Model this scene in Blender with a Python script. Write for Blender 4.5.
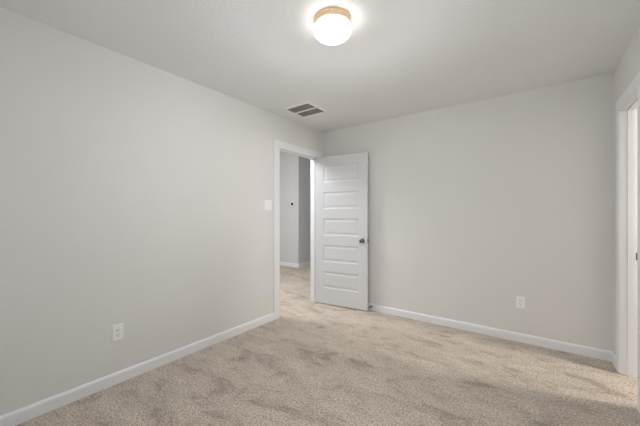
import bpy, bmesh, math, random
from mathutils import Vector, Matrix

for o in list(bpy.data.objects):
    bpy.data.objects.remove(o, do_unlink=True)
scene = bpy.context.scene
C = scene.collection
R = math.radians

# ------------------------------------------------------------------ camera, world, lights, exposure
cam_d = bpy.data.cameras.new('camera')
cam_d.sensor_width = 36.0
cam_d.lens = 291.5 / 640 * 36.0
cam_d.shift_y = 1.3 / 640
cam_d.clip_start = 0.02
cam = bpy.data.objects.new('camera', cam_d)
cam.location = (2.477, 0.0, 1.245)
cam.rotation_euler = (R(90), 0, math.atan2(0.5896, 0.8077))
C.objects.link(cam)
scene.camera = cam

w = bpy.data.worlds.new('world')
scene.world = w
w.use_nodes = True
w.node_tree.nodes['Background'].inputs[0].default_value = (0.8, 0.9, 1.0, 1)
w.node_tree.nodes['Background'].inputs[1].default_value = 0.3


def area(name, loc, target, sx, sy, power, col, spread=180):
    l = bpy.data.lights.new(name, 'AREA')
    l.shape = 'RECTANGLE'
    l.size, l.size_y = sx, sy
    l.energy = power
    l.color = col
    l.spread = R(spread)
    o = bpy.data.objects.new(name, l)
    o.location = loc
    d = Vector(target) - Vector(loc)
    o.rotation_euler = d.to_track_quat('-Z', 'Y').to_euler()
    C.objects.link(o)
    return o


# daylight fill, set in an unseen window added to the rear wall
area('window_fill', (1.25, -0.70, 1.35), (1.25, 3.0, 1.35), 1.75, 1.45, 4.0, (0.97, 0.985, 1.0))
# warm light of the side room beyond the right-hand doorway
area('side_room_light', (4.62, 3.11, 1.95), (3.0, 2.95, 0.3), 0.30, 0.30, 42, (1.0, 0.945, 0.86))
# hallway light
area('hall_light', (-1.3, 2.7, 2.72), (-1.5, 3.6, 0.6), 1.3, 1.3, 122, (0.96, 0.98, 1.0))

vs = scene.view_settings
vs.view_transform = 'Standard'
vs.look = 'None'
vs.gamma = 1.0
vs.use_curve_mapping = False
vs.exposure = 0.11
LAMP_STRENGTH = 8.5
LAMP_POWER = 33.5
LAMP_COLOR = (0.97, 0.985, 1.0)


# ------------------------------------------------------------------ materials
def new_mat(name, col, rough=0.6, metal=0.0, spec=0.5):
    m = bpy.data.materials.new(name)
    m.use_nodes = True
    b = m.node_tree.nodes['Principled BSDF']
    b.inputs['Base Color'].default_value = (*col, 1)
    b.inputs['Roughness'].default_value = rough
    b.inputs['Metallic'].default_value = metal
    b.inputs['Specular IOR Level'].default_value = spec
    return m, m.node_tree, b


def noise(nt, scale, detail=2.0, rough=0.5, vec=None):
    n = nt.nodes.new('ShaderNodeTexNoise')
    n.inputs['Scale'].default_value = scale
    n.inputs['Detail'].default_value = detail
    n.inputs['Roughness'].default_value = rough
    if vec is not None:
        nt.links.new(vec, n.inputs['Vector'])
    return n


def objcoord(nt, scale=(1, 1, 1), rot=(0, 0, 0)):
    t = nt.nodes.new('ShaderNodeTexCoord')
    mp = nt.nodes.new('ShaderNodeMapping')
    mp.inputs['Scale'].default_value = scale
    mp.inputs['Rotation'].default_value = rot
    nt.links.new(t.outputs['Object'], mp.inputs['Vector'])
    return mp.outputs[0]


def bump(nt, b, height, strength, dist):
    n = nt.nodes.new('ShaderNodeBump')
    n.inputs['Strength'].default_value = strength
    n.inputs['Distance'].default_value = dist
    nt.links.new(height, n.inputs['Height'])
    nt.links.new(n.outputs[0], b.inputs['Normal'])


def ramp(nt, fac, stops):
    r = nt.nodes.new('ShaderNodeValToRGB')
    e = r.color_ramp.elements
    e[0].position, e[0].color = stops[0][0], (*stops[0][1], 1)
    e[1].position, e[1].color = stops[1][0], (*stops[1][1], 1)
    for p, c in stops[2:]:
        k = e.new(p)
        k.color = (*c, 1)
    nt.links.new(fac, r.inputs[0])
    return r.outputs[0]


def mix(nt, mode, fac, a, b):
    n = nt.nodes.new('ShaderNodeMix')
    n.data_type = 'RGBA'
    n.blend_type = mode
    for val, sock in ((fac, n.inputs[0]), (a, n.inputs[6]), (b, n.inputs[7])):
        if hasattr(val, 'is_output'):
            nt.links.new(val, sock)
        elif isinstance(val, (int, float)):
            sock.default_value = val
        else:
            sock.default_value = (*val, 1)
    return n.outputs[2]


def painted(name, col, rough, tex_scale, strength, dist):
    m, nt, b = new_mat(name, col, rough, spec=0.3)
    v = objcoord(nt)
    n = noise(nt, tex_scale, 3.0, 0.55, v)
    bump(nt, b, n.outputs['Fac'], strength, dist)
    n2 = noise(nt, 1.3, 2.0, 0.5, v)
    lo = tuple(c * 0.985 for c in col)
    hi = tuple(min(1, c * 1.015) for c in col)
    nt.links.new(ramp(nt, n2.outputs['Fac'], [(0.3, lo), (0.7, hi)]), b.inputs['Base Color'])
    return m


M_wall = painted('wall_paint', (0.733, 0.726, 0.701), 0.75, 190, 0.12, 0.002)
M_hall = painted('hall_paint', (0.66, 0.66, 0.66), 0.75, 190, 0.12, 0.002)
M_ceil = painted('ceiling_paint', (0.885, 0.895, 0.895), 0.85, 80, 0.42, 0.006)
M_trim = painted('trim_paint', (0.82, 0.825, 0.84), 0.42, 30, 0.02, 0.001)
M_door = painted('door_paint', (0.69, 0.695, 0.705), 0.40, 60, 0.03, 0.001)
M_plastic, _, _ = new_mat('white_plastic', (0.90, 0.895, 0.88), 0.35)
M_thermo, _, _ = new_mat('thermostat_plastic', (0.76, 0.76, 0.76), 0.4)
M_dark, _, _ = new_mat('dark_slot', (0.03, 0.03, 0.03), 0.5)
M_gap, _, _ = new_mat('socket_slot', (0.16, 0.15, 0.14), 0.6)
M_display, _, _ = new_mat('dark_display', (0.018, 0.018, 0.02), 0.2)
M_nickel, nt, b = new_mat('satin_nickel', (0.22, 0.215, 0.21), 0.22, 1.0)
nn = noise(nt, 400, 2, 0.5, objcoord(nt, (1, 1, 12)))
bump(nt, b, nn.outputs['Fac'], 0.05, 0.001)
M_strike, _, _ = new_mat('dark_strike_metal', (0.07, 0.065, 0.06), 0.35, 0.8)
M_brass, nt, b = new_mat('glow_lightened_brass', (0.98, 0.76, 0.51), 0.45, 0.6)  # base lightened to stand in for bloom from the lit globe
nn = noise(nt, 300, 2, 0.5, objcoord(nt))
bump(nt, b, nn.outputs['Fac'], 0.03, 0.001)
M_rubber, _, _ = new_mat('grey_rubber', (0.10, 0.10, 0.10), 0.7)
M_vent = painted('vent_enamel', (0.93, 0.925, 0.91), 0.45, 60, 0.02, 0.001)
M_louver, _, _ = new_mat('shade_greyed_louver', (0.52, 0.50, 0.475), 0.55)  # shade between the blades partly put into their colour
M_duct, _, _ = new_mat('duct_metal', (0.10, 0.095, 0.09), 0.6)  # colour darkened to deepen the shade in the recess

M_globe, nt, b = new_mat('lit_opal_glass', (0.95, 0.93, 0.90), 0.25)
b.inputs['Emission Color'].default_value = (1.0, 0.985, 0.965, 1)
b.inputs['Emission Strength'].default_value = LAMP_STRENGTH

# carpet: cut pile, speckled yarn, trodden and brushed patches
M_carpet, nt, b = new_mat('beige_carpet', (0.45, 0.37, 0.30), 0.95, spec=0.05)
v = objcoord(nt)
vstreak = objcoord(nt, (1.0, 1.9, 1.0), (0, 0, R(-40)))
warp = noise(nt, 5.0, 2, 0.5, v)
big = noise(nt, 2.7, 5.0, 0.66, vstreak)
big.inputs['Distortion'].default_value = 0.6
mid = noise(nt, 7.0, 3.0, 0.6, vstreak)
fine = noise(nt, 170.0, 2.0, 0.7, v)
tuft = noise(nt, 75.0, 2.0, 0.6, v)
base = ramp(nt, fine.outputs['Fac'], [(0.32, (0.36, 0.292, 0.232)), (0.50, (0.585, 0.505, 0.433)), (0.68, (0.77, 0.685, 0.605))])
patch = ramp(nt, big.outputs['Fac'], [(0.35, (0.70, 0.68, 0.66)), (0.45, (0.96, 0.955, 0.95)), (0.60, (1.08, 1.08, 1.08))])
c1 = mix(nt, 'MULTIPLY', 1.0, base, patch)
p2 = ramp(nt, mid.outputs['Fac'], [(0.30, (0.82, 0.81, 0.80)), (0.44, (0.99, 0.99, 0.99)), (0.65, (1.05, 1.05, 1.05))])
c2 = mix(nt, 'MULTIPLY', 1.0, c1, p2)
p3 = ramp(nt, tuft.outputs['Fac'], [(0.33, (0.64, 0.61, 0.58)), (0.64, (1.22, 1.22, 1.22))])
c3 = mix(nt, 'MULTIPLY', 1.0, c2, p3)
nt.links.new(c3, b.inputs['Base Color'])
addn = nt.nodes.new('ShaderNodeMath')
addn.operation = 'ADD'
nt.links.new(fine.outputs['Fac'], addn.inputs[0])
nt.links.new(tuft.outputs['Fac'], addn.inputs[1])
bump(nt, b, addn.outputs[0], 0.8, 0.010)
b.inputs['Sheen Weight'].default_value = 0.15
b.inputs['Sheen Roughness'].default_value = 0.6


# ------------------------------------------------------------------ mesh helpers
def box(bm, x0, x1, y0, y1, z0, z1):
    vs_ = [bm.verts.new(p) for p in ((x0, y0, z0), (x1, y0, z0), (x1, y1, z0), (x0, y1, z0),
                                     (x0, y0, z1), (x1, y0, z1), (x1, y1, z1), (x0, y1, z1))]
    for f in ((0, 3, 2, 1), (4, 5, 6, 7), (0, 1, 5, 4), (1, 2, 6, 5), (2, 3, 7, 6), (3, 0, 4, 7)):
        bm.faces.new([vs_[i] for i in f])


def bevel_all(bm, off, seg=2):
    bmesh.ops.bevel(bm, geom=list(bm.edges), offset=off, segments=seg, affect='EDGES', profile=0.6)


def lathe(bm, prof, axis='Z', n=32, origin=(0, 0, 0)):
    """prof: list of (radius, height along axis)."""
    def P(r, h, a):
        c, s = r * math.cos(a), r * math.sin(a)
        p = {'Z': (c, s, h), 'Y': (c, h, s), 'X': (h, c, s)}[axis]
        return (p[0] + origin[0], p[1] + origin[1], p[2] + origin[2])
    rings = []
    for r, h in prof:
        if r < 1e-6:
            rings.append([bm.verts.new(P(0, h, 0))])
        else:
            rings.append([bm.verts.new(P(r, h, 2 * math.pi * k / n)) for k in range(n)])
    for a, b_ in zip(rings, rings[1:]):
        for k in range(n):
            k2 = (k + 1) % n
            if len(a) == 1 and len(b_) == 1:
                continue
            if len(a) == 1:
                bm.faces.new((a[0], b_[k], b_[k2]))
            elif len(b_) == 1:
                bm.faces.new((a[k], b_[0], a[k2]))
            else:
                bm.faces.new((a[k], b_[k], b_[k2], a[k2]))
    if len(rings[0]) > 1:
        bm.faces.new(rings[0])
    if len(rings[-1]) > 1:
        bm.faces.new(list(reversed(rings[-1])))


def obj(name, bm, m, parent=None, smooth=False):
    bmesh.ops.recalc_face_normals(bm, faces=list(bm.faces))
    me = bpy.data.meshes.new(name)
    bm.to_mesh(me)
    bm.free()
    me.materials.append(m)
    if smooth:
        me.polygons.foreach_set('use_smooth', [True] * len(me.polygons))
    o = bpy.data.objects.new(name, me)
    C.objects.link(o)
    if parent is not None:
        o.parent = parent
    return o


def tag(o, label, cat, group=None, kind=None):
    o['label'] = label
    o['category'] = cat
    if group:
        o['group'] = group
    if kind:
        o['kind'] = kind
    return o


def empty(name, loc, rz=0.0):
    o = bpy.data.objects.new(name, None)
    o.empty_display_size = 0.1
    o.location = loc
    o.rotation_euler = (0, 0, rz)
    C.objects.link(o)
    return o


def struct(name, boxes, m, label, cat):
    bm = bmesh.new()
    for bx in boxes:
        box(bm, *bx)
    return tag(obj(name, bm, m), label, cat, kind='structure')


# ------------------------------------------------------------------ room shell
W, D, H, T = 3.025, 3.454, 2.44, 0.115
Y0 = -0.62
HB = 2.75                                   # hallway ceiling
LY0, LY1, LZ = 2.562, 3.325, 2.042          # clear opening of the left doorway
RY0, RY1, RZ = 2.710, 3.215, 2.050          # clear opening of the right doorway
J = 0.019                                   # jamb thickness

struct('floor', [(-5.2, 5.0, -0.75, 7.6, -0.08, 0.0)], M_carpet,
       'beige cut pile carpet with trodden patches covering the whole bedroom floor', 'floor')

VX0, VX1, VY0, VY1 = 0.188, 0.556, 2.420, 2.786     # ceiling vent, outer flange
vx0, vx1, vy0, vy1 = VX0 + 0.026, VX1 - 0.026, VY0 + 0.026, VY1 - 0.026
struct('ceiling', [(-T, W + T, Y0 - T, vy0, H, H + 0.12), (-T, W + T, vy1, D + T, H, H + 0.12),
                   (-T, vx0, vy0, vy1, H, H + 0.12), (vx1, W + T, vy0, vy1, H, H + 0.12)], M_ceil,
       'lightly textured pale grey bedroom ceiling around the globe lamp and the vent', 'ceiling')

struct('wall_left', [(-T, 0, Y0 - T, LY0 - J, 0, H), (-T, 0, LY1 + J, D, 0, H),
                     (-T, 0, LY0 - J, LY1 + J, LZ + J, H)], M_wall,
       'long pale grey wall on the left with open doorway, switch and outlet', 'wall')
struct('wall_back', [(-T, W + T, D, D + T, 0, H)], M_wall,
       'pale grey wall behind the open white door, with one outlet', 'wall')
struct('wall_right', [(W, W + T, Y0 - T, RY0 - J, 0, H), (W, W + T, RY1 + J, D, 0, H),
                      (W, W + T, RY0 - J, RY1 + J, RZ + J, H)], M_wall,
       'pale grey wall at the right edge of the picture with a cased doorway', 'wall')
WX0, WX1, WZ0, WZ1 = 0.35, 2.15, 0.60, 2.10
struct('wall_rear', [(0, WX0, Y0 - T, Y0, 0, H), (WX1, W, Y0 - T, Y0, 0, H),
                     (WX0, WX1, Y0 - T, Y0, 0, WZ0), (WX0, WX1, Y0 - T, Y0, WZ1, H)], M_wall,
       'pale grey wall behind the camera holding the added window', 'wall')

# hallway beyond the left doorway
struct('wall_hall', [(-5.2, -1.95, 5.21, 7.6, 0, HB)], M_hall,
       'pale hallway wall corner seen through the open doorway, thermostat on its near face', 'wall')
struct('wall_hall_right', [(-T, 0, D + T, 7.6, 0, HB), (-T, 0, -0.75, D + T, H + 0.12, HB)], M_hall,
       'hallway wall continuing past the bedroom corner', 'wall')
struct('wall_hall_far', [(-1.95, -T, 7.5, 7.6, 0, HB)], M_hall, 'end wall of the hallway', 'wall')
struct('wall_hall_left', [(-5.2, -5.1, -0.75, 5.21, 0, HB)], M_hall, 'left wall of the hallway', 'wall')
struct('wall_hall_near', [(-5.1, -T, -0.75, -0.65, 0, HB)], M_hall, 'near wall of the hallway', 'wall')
struct('ceiling_hall', [(-5.2, 0, -0.75, 7.6, HB, HB + 0.1)], M_ceil, 'hallway ceiling', 'ceiling')
# small side room beyond the right doorway
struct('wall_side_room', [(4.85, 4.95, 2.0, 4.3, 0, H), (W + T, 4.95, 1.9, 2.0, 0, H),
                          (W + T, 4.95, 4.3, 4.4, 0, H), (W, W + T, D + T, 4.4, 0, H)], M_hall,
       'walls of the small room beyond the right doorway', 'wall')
struct('ceiling_side_room', [(W + T, 4.95, 1.9, 4.4, H, H + 0.1)], M_ceil,
       'ceiling of the small room beyond the right doorway', 'ceiling')

# unseen window added behind the camera for the daylight fill
win = tag(empty('added_window_1', ((WX0 + WX1) / 2, Y0, WZ0)), 'unseen white framed window added in the wall behind the camera',
          'window', kind='structure')
bm = bmesh.new()
cx = (WX0 + WX1) / 2
hw, hh = (WX1 - WX0) / 2, WZ1 - WZ0
for a in ((-hw, hw, 0, 0.05), (-hw, hw, hh - 0.05, hh), (-hw, -hw + 0.05, 0.05, hh - 0.05), (hw - 0.05, hw, 0.05, hh - 0.05),
          (-hw + 0.05, hw - 0.05, hh / 2 - 0.02, hh / 2 + 0.02)):
    box(bm, a[0], a[1], -0.07, -0.02, a[2], a[3])
obj('window_frame', bm, M_trim, win)


# ------------------------------------------------------------------ baseboards
BB = [(0.0, 0.0), (0.014, 0.0), (0.014, 0.068), (0.010, 0.078), (0.007, 0.083), (0.0, 0.083)]


def base_run(bm, p0, p1, nrm, k_t=1.0):
    """moulding profile swept from p0 to p1 (floor points on the wall), sticking out along nrm"""
    ends = []
    for p in (p0, p1):
        ends.append([bm.verts.new((p[0] + nrm[0] * t * k_t, p[1] + nrm[1] * t * k_t, z)) for t, z in BB])
    n = len(BB)
    for k in range(n):
        k2 = (k + 1) % n
        bm.faces.new((ends[0][k], ends[0][k2], ends[1][k2], ends[1][k]))
    bm.faces.new(ends[0])
    bm.faces.new(list(reversed(ends[1])))


def baseboard(name, runs, label):
    bm = bmesh.new()
    for r in runs:
        base_run(bm, *r)
    return tag(obj(name, bm, M_trim), label, 'baseboard', kind='structure')


CW2 = 0.062
CW = 0.098                                   # casing width
baseboard('baseboard_left', [((0, Y0), (0, LY0 - 0.005 - CW), (1, 0))],
          'white baseboard along the left wall under the outlet')
baseboard('baseboard_back', [((0, D), (W, D), (0, -1))],
          'white baseboard along the back wall behind the open door')
baseboard('baseboard_right', [((W, Y0), (W, RY0 - 0.005 - CW2), (-1, 0), 0.6), ((W, RY1 + 0.005 + CW2), (W, D - 0.014), (-1, 0), 0.6)],
          'white baseboard on the right wall beside the doorway casing')
baseboard('baseboard_rear', [((0.014, Y0), (W - 0.014, Y0), (0, 1))], 'white baseboard behind the camera')
baseboard('baseboard_hall', [((-5.1, 5.21), (-1.936, 5.21), (0, -1)), ((-1.95, 5.21), (-1.95, 7.5), (1, 0))],
          'white baseboard around the hallway corner seen through the doorway')


# ------------------------------------------------------------------ doorway trims
def casing_mesh(prof, y0, y1, zt, x, nx, wd, head_w):
    """mitred three-sided casing; prof = (fraction of width outward, thickness)"""
    bm = bmesh.new()
    rows = []
    for fr, t in prof:
        o, oh = fr * wd, fr * head_w
        xx = x + nx * t
        rows.append([bm.verts.new(p) for p in ((xx, y0 - o, 0), (xx, y0 - o, zt + oh), (xx, y1 + o, zt + oh), (xx, y1 + o, 0))])
    n = len(rows)
    for i in range(n):
        a, b_ = rows[i], rows[(i + 1) % n]
        for k in range(3):
            bm.faces.new((a[k], a[k + 1], b_[k + 1], b_[k]))
    bm.faces.new([r[0] for r in rows])
    bm.faces.new([r[3] for r in reversed(rows)])
    return bm


PROF = [(0.0, 0.0), (0.0, 0.009), (0.06, 0.012), (0.30, 0.013), (0.42, 0.0165), (0.90, 0.018), (1.0, 0.016), (1.0, 0.0)]


PROF2 = [(0.0, 0.0), (0.0, 0.007), (0.08, 0.008), (0.30, 0.0085), (0.42, 0.0095), (0.92, 0.010), (1.0, 0.009), (1.0, 0.0)]


def jamb_mesh(x0, x1, y0, y1, zt):
    bm = bmesh.new()
    box(bm, x0, x1, y0 - J, y0, 0, zt)
    box(bm, x0, x1, y1, y1 + J, 0, zt)
    box(bm, x0, x1, y0 - J, y1 + J, zt, zt + J)
    return bm


def stop_mesh(x0, x1, y0, y1, zt, s=0.011):
    bm = bmesh.new()
    box(bm, x0, x1, y0, y0 + s, 0, zt - s)
    box(bm, x0, x1, y1 - s, y1, 0, zt - s)
    box(bm, x0, x1, y0, y1, zt - s, zt)
    return bm


t1 = tag(empty('trim_1', (0, 0, 0)), 'white flat casing and jamb around the doorway to the hallway', 'door frame', kind='structure')
obj('casing', casing_mesh(PROF, LY0 - 0.005, LY1 + 0.005, LZ + 0.004, 0.0, 1, CW, 0.087), M_trim, t1)
obj('casing', casing_mesh(PROF, LY0 - 0.005, LY1 + 0.005, LZ + 0.004, -T, -1, CW, 0.087), M_trim, t1)
obj('jamb', jamb_mesh(-T, 0, LY0, LY1, LZ), M_trim, t1)
obj('stop_moulding', stop_mesh(-0.075, -0.040, LY0, LY1, LZ), M_trim, t1)

t2 = tag(empty('trim_2', (0, 0, 0)), 'white casing and jamb of the doorway in the right wall', 'door frame', kind='structure')
obj('casing', casing_mesh(PROF2, RY0 - 0.005, RY1 + 0.005, RZ + 0.004, W, -1, CW2, 0.085), M_trim, t2)
obj('casing', casing_mesh(PROF2, RY0 - 0.005, RY1 + 0.005, RZ + 0.004, W + T, 1, CW2, 0.085), M_trim, t2)
obj('jamb', jamb_mesh(W, W + T, RY0, RY1, RZ), M_trim, t2)
obj('stop_moulding', stop_mesh(W + 0.042, W + 0.077, RY0, RY1, RZ), M_trim, t2)
bm = bmesh.new()
box(bm, W + 0.088, W + 0.1145, RY1 - 0.0025, RY1 + 0.0005, 0.895, 0.952)
bevel_all(bm, 0.0006, 1)
sp = obj('strike_plate', bm, M_strike, t2)
sp['label'] = 'dark metal strike plate'
bm = bmesh.new()
box(bm, W + 0.092, W + 0.106, RY1 - 0.0032, RY1 - 0.0026, 0.911, 0.936)
obj('latch_hole', bm, M_dark, sp)


# ------------------------------------------------------------------ the open five-panel door
DW, DH, DT = 0.762, 2.030, 0.035
rows_z = []
z = 0.216
for k in range(5):
    rows_z.append((z, z + 0.232))
    z += 0.232 + 0.1325
PX0, PX1 = 0.118, DW - 0.118


def door_mesh():
    """local: x along the width from the hinge edge, y thickness (front face y=0, back y=DT), z up"""
    bm = bmesh.new()
    for side, y, s in ((0, 0.0, 1), (1, DT, -1)):
        def q(x0, x1, z0, z1):
            bm.faces.new([bm.verts.new(p) for p in ((x0, y, z0), (x1, y, z0), (x1, y, z1), (x0, y, z1))])
        q(0, PX0, 0, DH)
        q(PX1, DW, 0, DH)
        zz = [0.0] + [v_ for r in rows_z for v_ in r] + [DH]
        for k in range(0, len(zz), 2):
            q(PX0, PX1, zz[k], zz[k + 1])
        loops = [(0.0, 0.0), (0.007, 0.0028), (0.015, 0.0050), (0.024, 0.0050), (0.032, 0.004), (0.048, 0.0015)]
        for z0, z1 in rows_z:
            prev = None
            for ins, dep in loops:
                yy = y + s * dep
                cur = [bm.verts.new(p) for p in ((PX0 + ins, yy, z0 + ins), (PX1 - ins, yy, z0 + ins),
                                                 (PX1 - ins, yy, z1 - ins), (PX0 + ins, yy, z1 - ins))]
                if prev:
                    for k in range(4):
                        bm.faces.new((prev[k], prev[(k + 1) % 4], cur[(k + 1) % 4], cur[k]))
                prev = cur
            bm.faces.new(prev)
    for x in (0, DW):
        bm.faces.new([bm.verts.new(p) for p in ((x, 0, 0), (x, DT, 0), (x, DT, DH), (x, 0, DH))])
    for zz in (0, DH):
        bm.faces.new([bm.verts.new(p) for p in ((0, 0, zz), (DW, 0, zz), (DW, DT, zz), (0, DT, zz))])
    bmesh.ops.remove_doubles(bm, verts=list(bm.verts), dist=1e-5)
    return bm


DOOR_A = R(6.0)
# front face hinge-edge point at (0.020, 3.283), swung a little past square
door = tag(empty('door_1', (0.012, 3.282, 0.010), DOOR_A),
           'white five-panel interior door standing open into the bedroom against the back wall', 'door', kind='structure')
obj('door_leaf', door_mesh(), M_door, door)
KX, KZ = DW - 0.066, 0.895
for s, y in ((-1, 0.0), (1, DT)):
    bm = bmesh.new()
    f = lambda h: y + s * h
    lathe(bm, [(0.0, f(0.0)), (0.032, f(0.0)), (0.032, f(0.005)), (0.027, f(0.009)), (0.0, f(0.009))], 'Y', 28, (KX, 0, KZ))
    ro = obj('knob_rose', bm, M_nickel, door, True)
    bm = bmesh.new()
    lathe(bm, [(0.0, f(0.006)), (0.012, f(0.006)), (0.011, f(0.022)), (0.016, f(0.028)), (0.024, f(0.034)), (0.027, f(0.043)),
               (0.026, f(0.051)), (0.021, f(0.058)), (0.012, f(0.061)), (0.0, f(0.062))], 'Y', 28, (KX, 0, KZ))
    kn = obj('door_knob', bm, M_nickel, door, True)
    kn['label'] = 'round satin nickel knob'
bm = bmesh.new()
box(bm, DW - 0.0005, DW + 0.0018, 0.005, DT - 0.005, KZ - 0.029, KZ + 0.029)
bevel_all(bm, 0.0006, 1)
lp = obj('latch_plate', bm, M_nickel, door)
bm = bmesh.new()
box(bm, DW + 0.0018, DW + 0.010, 0.011, DT - 0.012, KZ - 0.009, KZ + 0.009)
bevel_all(bm, 0.002, 2)
obj('latch_bolt', bm, M_nickel, lp)

# ------------------------------------------------------------------ ceiling lamp
lamp = tag(empty('ceiling_light', (1.484, 1.491, H)), 'lit round white glass flush ceiling lamp with brass ring', 'lamp')
bm = bmesh.new()
lathe(bm, [(0.0, 0.0), (0.108, 0.0), (0.110, -0.004), (0.110, -0.016), (0.105, -0.019), (0.105, -0.023), (0.109, -0.026),
           (0.109, -0.040), (0.105, -0.043), (0.0, -0.043)], 'Z', 64)
rg = obj('lamp_ring', bm, M_brass, lamp, False)
rg['label'] = 'warm brass mounting ring'
for k in range(3):
    a = R(-57 + 120 * k)
    bm = bmesh.new()
    lathe(bm, [(0.0, 0.102), (0.006, 0.102), (0.006, 0.113), (0.004, 0.117), (0.0, 0.118)], 'X', 16)
    bmesh.ops.transform(bm, matrix=Matrix.Rotation(a, 4, 'Z') @ Matrix.Translation((0, 0, -0.021)), verts=list(bm.verts))
    obj('thumbscrew', bm, M_brass, lamp, True)
bm = bmesh.new()
prof = [(0.098, -0.0435)]
for k in range(0, 25):
    a = R(26 - 116 * k / 24)
    prof.append((max(0.0, 0.1145 * math.cos(a)), -0.066 + 0.061 * math.sin(a) if a < 0 else -0.066 + 0.05 * math.sin(a)))
prof[-1] = (0.0, prof[-1][1])
lathe(bm, prof, 'Z', 64)
gl = obj('lamp_globe', bm, M_globe, lamp, True)
gl['label'] = 'glowing opal glass globe'

# the lamp's light, from an unseen point added under the globe; squat-shade spread tuned by hand
angs = [0, 20, 40, 60, 80, 90, 96, 102, 108, 115, 125, 140, 180]
cand = [1.85, 1.78, 1.60, 1.22, 0.86, 0.68, 0.62, 0.50, 0.30, 0.10, 0.03, 0.0, 0.0]
txt = bpy.data.texts.new('lamp_spread')
txt.write('IESNA:LM-63-2002\nTILT=NONE\n1 1000 1 %d 1 1 2 0 0 0\n1 1 10\n%s\n0\n%s\n' % (
    len(angs), ' '.join(str(a_) for a_ in angs), ' '.join(str(c_ * 14.15) for c_ in cand)))
sl = bpy.data.lights.new('lamp_helper_light', 'POINT')
sl.energy = LAMP_POWER
sl.shadow_soft_size = 0.06
sl.color = LAMP_COLOR
sl.use_nodes = True
snt = sl.node_tree
ies = snt.nodes.new('ShaderNodeTexIES')
ies.mode = 'INTERNAL'
ies.ies = txt
ies.inputs['Strength'].default_value = 1.0
snt.links.new(ies.outputs[0], snt.nodes['Emission'].inputs['Strength'])
so = bpy.data.objects.new('lamp_helper_light', sl)
so.location = (0, 0, -0.20)
so.parent = lamp
C.objects.link(so)

# ------------------------------------------------------------------ ceiling vent
vent = tag(empty('ceiling_vent', ((VX0 + VX1) / 2, (VY0 + VY1) / 2, H)),
           'square white louvred air vent in the ceiling near the door corner', 'vent')
a = (VX1 - VX0) / 2
bb = (VY1 - VY0) / 2
ia, ib = a - 0.026, bb - 0.026
bm = bmesh.new()
rows = []
for ox, oy, zz in ((a, bb, 0.0), (a, bb, -0.004), (a - 0.006, bb - 0.006, -0.008), (ia, ib, -0.008), (ia, ib, 0.02)):
    rows.append([bm.verts.new(p) for p in ((-ox, -oy, zz), (ox, -oy, zz), (ox, oy, zz), (-ox, oy, zz))])
for r0, r1 in zip(rows, rows[1:]):
    for k in range(4):
        bm.faces.new((r0[k], r0[(k + 1) % 4], r1[(k + 1) % 4], r1[k]))
obj('vent_frame', bm, M_vent, vent)
bm = bmesh.new()
box(bm, -ia, ia, -0.010, 0.010, -0.008, 0.018)
obj('center_bar', bm, M_vent, vent)
for s in (-1, 1):
    bm = bmesh.new()
    lo, hi = (0.010, ib) if s > 0 else (-ib, -0.010)
    n = 14
    st = (hi - lo) / n
    for k in range(n):
        y = lo + st * (k + 0.15)
        d = st * 0.80
        vs_ = [bm.verts.new((x, yy, zz)) for x in (-ia, ia) for yy, zz in
               ((y, -0.004), (y + 0.0015, -0.004), (y + d + 0.0015, 0.020), (y + d, 0.020))]
        for f in ((0, 1, 2, 3), (7, 6, 5, 4), (0, 4, 5, 1), (1, 5, 6, 2), (2, 6, 7, 3), (3, 7, 4, 0)):
            bm.faces.new([vs_[i] for i in f])
    obj('louver_panel', bm, M_louver, vent)
bm = bmesh.new()
for q in ((-ia - 0.004, -ia, -ib, ib, 0.02, 0.25), (ia, ia + 0.004, -ib, ib, 0.02, 0.25), (-ia, ia, -ib - 0.004, -ib, 0.02, 0.25),
          (-ia, ia, ib, ib + 0.004, 0.02, 0.25), (-ia, ia, -ib, ib, 0.246, 0.25)):
    box(bm, *q)
obj('duct', bm, M_duct, vent)


# ------------------------------------------------------------------ plates on the walls
def plate_mesh(wd, ht, openings=()):
    """local: x across, y out of the wall towards -y, z up, centred"""
    bm = bmesh.new()
    box(bm, -wd / 2, wd / 2, -0.006, 0.0, -ht / 2, ht / 2)
    es = [e for e in bm.edges if all(v_.co.y < -0.003 for v_ in e.verts)]
    bmesh.ops.bevel(bm, geom=es, offset=0.003, segments=2, affect='EDGES')
    return bm


def outlet(loc, rz, label):
    t = tag(empty('wall_outlet', loc, rz), label, 'outlet', 'electrical outlets on the bedroom walls')
    obj('cover_plate', plate_mesh(0.072, 0.118), M_plastic, t)
    for s in (1, -1):
        bm = bmesh.new()
        box(bm, -0.0165, 0.0165, -0.0085, -0.0055, s * 0.0185 - 0.0155, s * 0.0185 + 0.0155)
        es = [e for e in bm.edges if abs(e.verts[0].co.y - e.verts[1].co.y) > 0.001]
        bmesh.ops.bevel(bm, geom=es, offset=0.006, segments=3, affect='EDGES')
        rc = obj('receptacle', bm, M_plastic, t)
        for dx, hh_ in ((-0.0065, 0.009), (0.0065, 0.0075)):
            bm = bmesh.new()
            box(bm, dx - 0.0014, dx + 0.0014, -0.0088, -0.0084, s * 0.0185 + 0.002 - hh_ / 2, s * 0.0185 + 0.002 + hh_ / 2 + 0.001)
            obj('slot', bm, M_dark, rc)
        bm = bmesh.new()
        lathe(bm, [(0.0, -0.0088), (0.0026, -0.0088), (0.0026, -0.0084), (0.0, -0.0084)], 'Y', 14, (0, 0, s * 0.0185 - 0.009))
        obj('ground_hole', bm, M_dark, rc)
    bm = bmesh.new()
    lathe(bm, [(0.0, -0.0072), (0.0025, -0.0068), (0.003, -0.0058), (0.0, -0.0058)], 'Y', 14)
    obj('screw', bm, M_plastic, t, True)
    return t


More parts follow.
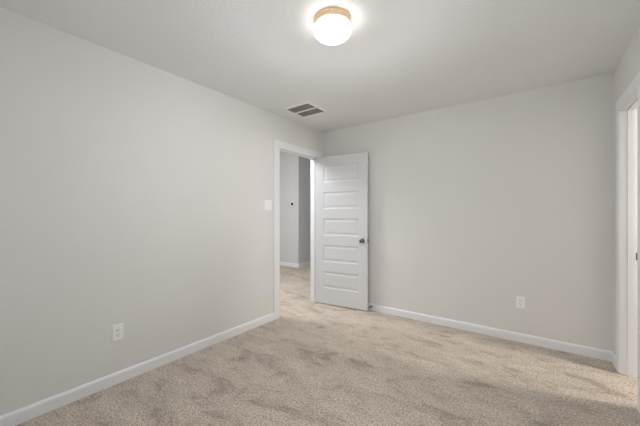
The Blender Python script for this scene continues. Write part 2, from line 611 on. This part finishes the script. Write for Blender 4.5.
# facing +X on the left wall = rotate +90 deg (local -y -> +x)
outlet((0.0, 0.858, 0.374), R(90), 'white electrical outlet low on the long left wall above the baseboard')
outlet((2.380, D, 0.386), 0, 'white electrical outlet low on the back wall right of the open door')

sw = tag(empty('light_switch', (0.0, 2.372, 1.351), R(90)), 'white double light switch on the left wall beside the doorway casing', 'light switch')
obj('cover_plate', plate_mesh(0.116, 0.118), M_plastic, sw)
for dx in (-0.023, 0.023):
    bm = bmesh.new()
    vs_ = [bm.verts.new(p) for p in ((dx - 0.0165, -0.0055, -0.0335), (dx + 0.0165, -0.0055, -0.0335),
                                     (dx + 0.0165, -0.0055, 0.0335), (dx - 0.0165, -0.0055, 0.0335),
                                     (dx - 0.0165, -0.0095, -0.0335), (dx + 0.0165, -0.0095, -0.0335),
                                     (dx + 0.0165, -0.0068, 0.0), (dx - 0.0165, -0.0068, 0.0),
                                     (dx + 0.0165, -0.0072, 0.0335), (dx - 0.0165, -0.0072, 0.0335))]
    for f in ((0, 1, 2, 3), (4, 5, 6, 7), (7, 6, 8, 9), (0, 1, 5, 4), (3, 2, 8, 9), (0, 4, 7, 9, 3), (1, 5, 6, 8, 2)):
        bm.faces.new([vs_[i] for i in f])
    obj('switch_rocker', bm, M_plastic, sw)

th = tag(empty('thermostat', (-2.125, 5.21, 1.485)), 'white thermostat with dark square display on the hallway wall beyond the doorway', 'thermostat')
bm = bmesh.new()
box(bm, -0.062, 0.062, -0.022, 0, -0.062, 0.062)
bevel_all(bm, 0.006, 2)
obj('thermostat_body', bm, M_thermo, th)
bm = bmesh.new()
box(bm, -0.036, 0.030, -0.0235, -0.021, -0.029, 0.034)
dp = obj('display', bm, M_display, th)
dp['label'] = 'dark square display'

# ------------------------------------------------------------------ door stop on the back baseboard
ds = tag(empty('door_stop', (0.792, D - 0.014, 0.052)), 'small metal door stop with grey tip on back baseboard at the door edge', 'door stop')
bm = bmesh.new()
lathe(bm, [(0.0, 0.0), (0.013, 0.0), (0.012, -0.004), (0.007, -0.008), (0.0, -0.008)], 'Y', 20)
obj('stop_base', bm, M_nickel, ds, True)
bm = bmesh.new()
prof = [(0.0, -0.006)]
for k in range(12):
    h = -0.008 - k * 0.0032
    prof += [(0.0058, h), (0.0045, h - 0.0016)]
prof.append((0.0, prof[-1][1]))
lathe(bm, prof, 'Y', 16)
obj('spring_rod', bm, M_nickel, ds, True)
bm = bmesh.new()
lathe(bm, [(0.0, -0.044), (0.010, -0.044), (0.0105, -0.050), (0.010, -0.056), (0.007, -0.059), (0.0, -0.060)], 'Y', 20)
tp = obj('rubber_tip', bm, M_rubber, ds, True)
tp['label'] = 'grey rubber tip'
